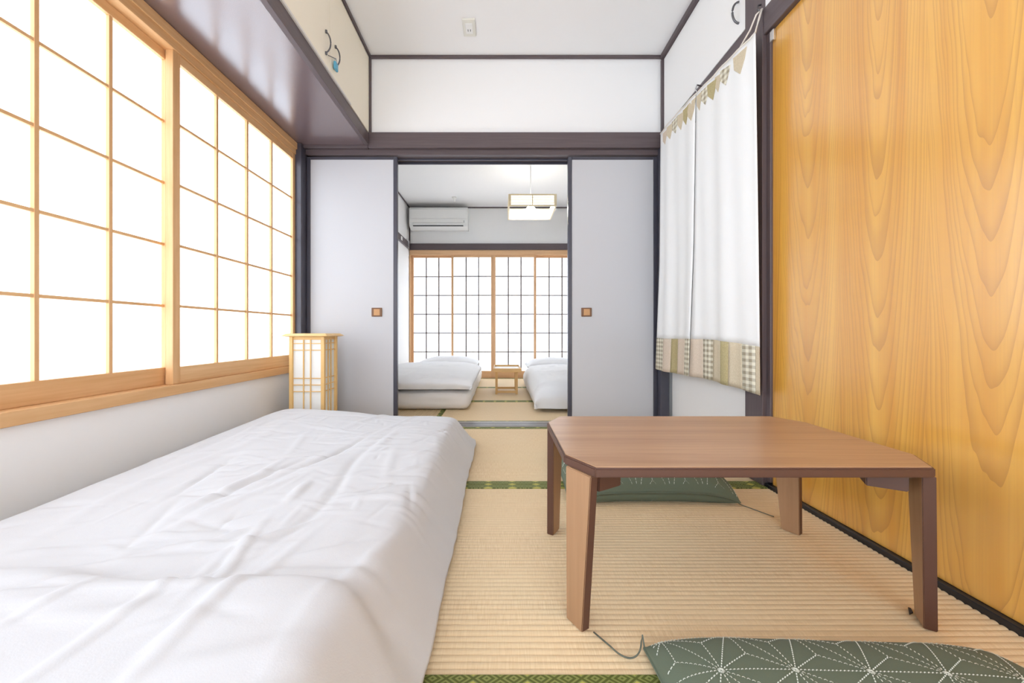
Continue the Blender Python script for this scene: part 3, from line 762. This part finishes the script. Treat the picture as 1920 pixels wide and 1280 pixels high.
# ---------------------------------------------------------------- far room: tray table, pendant, air conditioner
R = thing('tray_table', (.07, 3.9, 0), 'small pine folding tray table between the two far futons', 'table')
ax0, ax1, ay0, ay1, az = -.068, .205, 3.72, 4.16, .235
box('tray_board', ax0+.01, ax1-.01, ay0+.01, ay1-.01, az, az+.008, plain('white_tray_board', (.85, .83, .78), .35), R)
for n_, a in (('tray_rim', (ax0, ax1, ay0, ay0+.012)), ('tray_rim', (ax0, ax1, ay1-.012, ay1)), ('tray_rim', (ax0, ax0+.012, ay0+.012, ay1-.012)), ('tray_rim', (ax1-.012, ax1, ay0+.012, ay1-.012))):
    box(n_, *a, az-.012, az+.026, TRAYW, R)
for y in (3.80, 4.07):
    for x in (-.038, .162): box('leg', x-.011, x+.011, y-.009, y+.009, 0, az-.002, TRAYW, R)
    box('foot_bar', -.027, .151, y-.008, y+.008, .012, .034, TRAYW, R)

P = thing('pendant_lamp', (.295, 3.72, 1.76), 'square pine lattice pendant lamp hanging in the far room', 'lamp')
px0, px1, py0, py1, pz0, pz1 = .075, .515, 3.5, 3.94, 1.762, 1.872
PW = ('pale_pine', (.86, .74, .50), (.76, .61, .36))
M_SHADE = emit('pendant_paper_lit', (1, .97, .9), 1.0, (.9, .88, .82))
for x in (px0, px1-.024):
    for y in (py0, py1-.024): box('corner_post', x, x+.024, y, y+.024, pz0, pz1, PW, P)
for ax, pos in (('x', py0), ('x', py1-.012), ('y', px0), ('y', px1-.012)):
    a0, a1 = (px0+.024, px1-.024) if ax == 'x' else (py0+.024, py1-.024)
    def PB(n, a, b, e0, e1, z0, z1, m):
        return box(n, a, b, pos+e0, pos+e1, z0, z1, m, P, .0005) if ax == 'x' else box(n, pos+e0, pos+e1, a, b, z0, z1, m, P, .0005)
    PB('rail', a0, a1, 0, .012, pz1-.012, pz1, PW); PB('rail', a0, a1, 0, .012, pz0, pz0+.012, PW)
    for k in range(1, 5): z = pz0+.012+(pz1-pz0-.024)*k/5; PB('slat', a0, a1, .002, .008, z-.0022, z+.0022, PW)
    m_ = (a0+a1)/2; PB('mullion', m_-.005, m_+.005, .001, .010, pz0+.012, pz1-.012, PW)
    far = pos in (py1-.012, px1-.012)
    PB('shade_paper', a0, a1, *((.0005, .0015) if far else (.0105, .0115)), pz0+.01, pz1-.01, M_SHADE)
box('cross_bar', px0+.024, px1-.024, 3.71, 3.73, pz1-.014, pz1-.002, PW, P)
tube('cord', [(.295, 3.72, pz1-.01), (.295, 3.72, 2.1), (.295, 3.72, ZC2-.03)], .004, M_PLASTIC, P)
lathe('ceiling_rose', [(.01, -.05), (.03, -.045), (.05, -.02), (.055, 0)], (.295, 3.72, ZC2), M_PLASTIC, P)
lathe('bulb', [(.004, -.085), (.03, -.078), (.045, -.055), (.045, -.035), (.02, -.005), (.015, .02)], (.295, 3.72, pz1-.03), emit('lamp_bulb_lit', (1, .95, .85), 48.0), P)

A = thing('air_conditioner', (-.79, 4.99, 1.94), 'white wall air conditioner high on the far wall', 'air conditioner')
q0, q1, zt, zb = -1.165, -.418, 2.212, 1.938
yf = YF-.001
vs = []
prof = [(yf, zb+.01), (yf, zt), (yf-.17, zt), (yf-.195, zt-.03), (yf-.195, zb+.075), (yf-.17, zb+.03), (yf-.10, zb)]
n = len(prof)
for x in (q0, q1): vs += [(x, y, z) for y, z in prof]
o = meshobj('body', vs, [tuple(range(n))[::-1], tuple(range(n, 2*n))] + [(i, (i+1) % n, n+(i+1) % n, n+i) for i in range(n)], M_PLASTIC, A)
box('front_panel', q0+.012, q1-.012, yf-.203, yf-.194, zb+.125, zt-.035, M_PLASTIC, A, .003)
box('lower_panel', q0+.03, q1-.05, yf-.200, yf-.194, zb+.072, zb+.115, M_PLASTIC, A, .002)
fl = box('air_flap', q0+.05, q1-.06, yf-.197, yf-.190, zb+.040, zb+.062, M_PLASTIC, A, .002)
box('outlet_slot', q0+.05, q1-.055, yf-.196, yf-.17, zb+.030, zb+.037, M_BLACK, A, 0)
box('signal_window', q1-.052, q1-.042, yf-.199, yf-.194, zb+.07, zb+.10, plain('grey_plastic', (.35, .36, .37), .3), A)
d = tag(lathe('ceiling_fitting', [(.03, 0), (.03, -.012), (.016, -.02), (.014, -.05), (.004, -.056)], (-.565, 4.72, ZC2), M_PLASTIC), 'small white fitting on the far ceiling above the air conditioner', 'ceiling fitting')

# ---------------------------------------------------------------- ceiling outlet
O = thing('ceiling_outlet', (-.182, 2.26, ZC), 'ivory outlet plate on the near ceiling', 'outlet')
box('plate', -.220, -.146, 2.195, 2.325, ZC-.010, ZC, M_BEIGE, O, .003)
ins = box('socket', -.204, -.162, 2.222, 2.298, ZC-.014, ZC-.009, M_PLASTIC, O, .002)
for x in (-.190, -.176):
    box('slot', x-.002, x+.002, 2.262, 2.278, ZC-.0146, ZC-.0135, M_METAL, ins, 0)
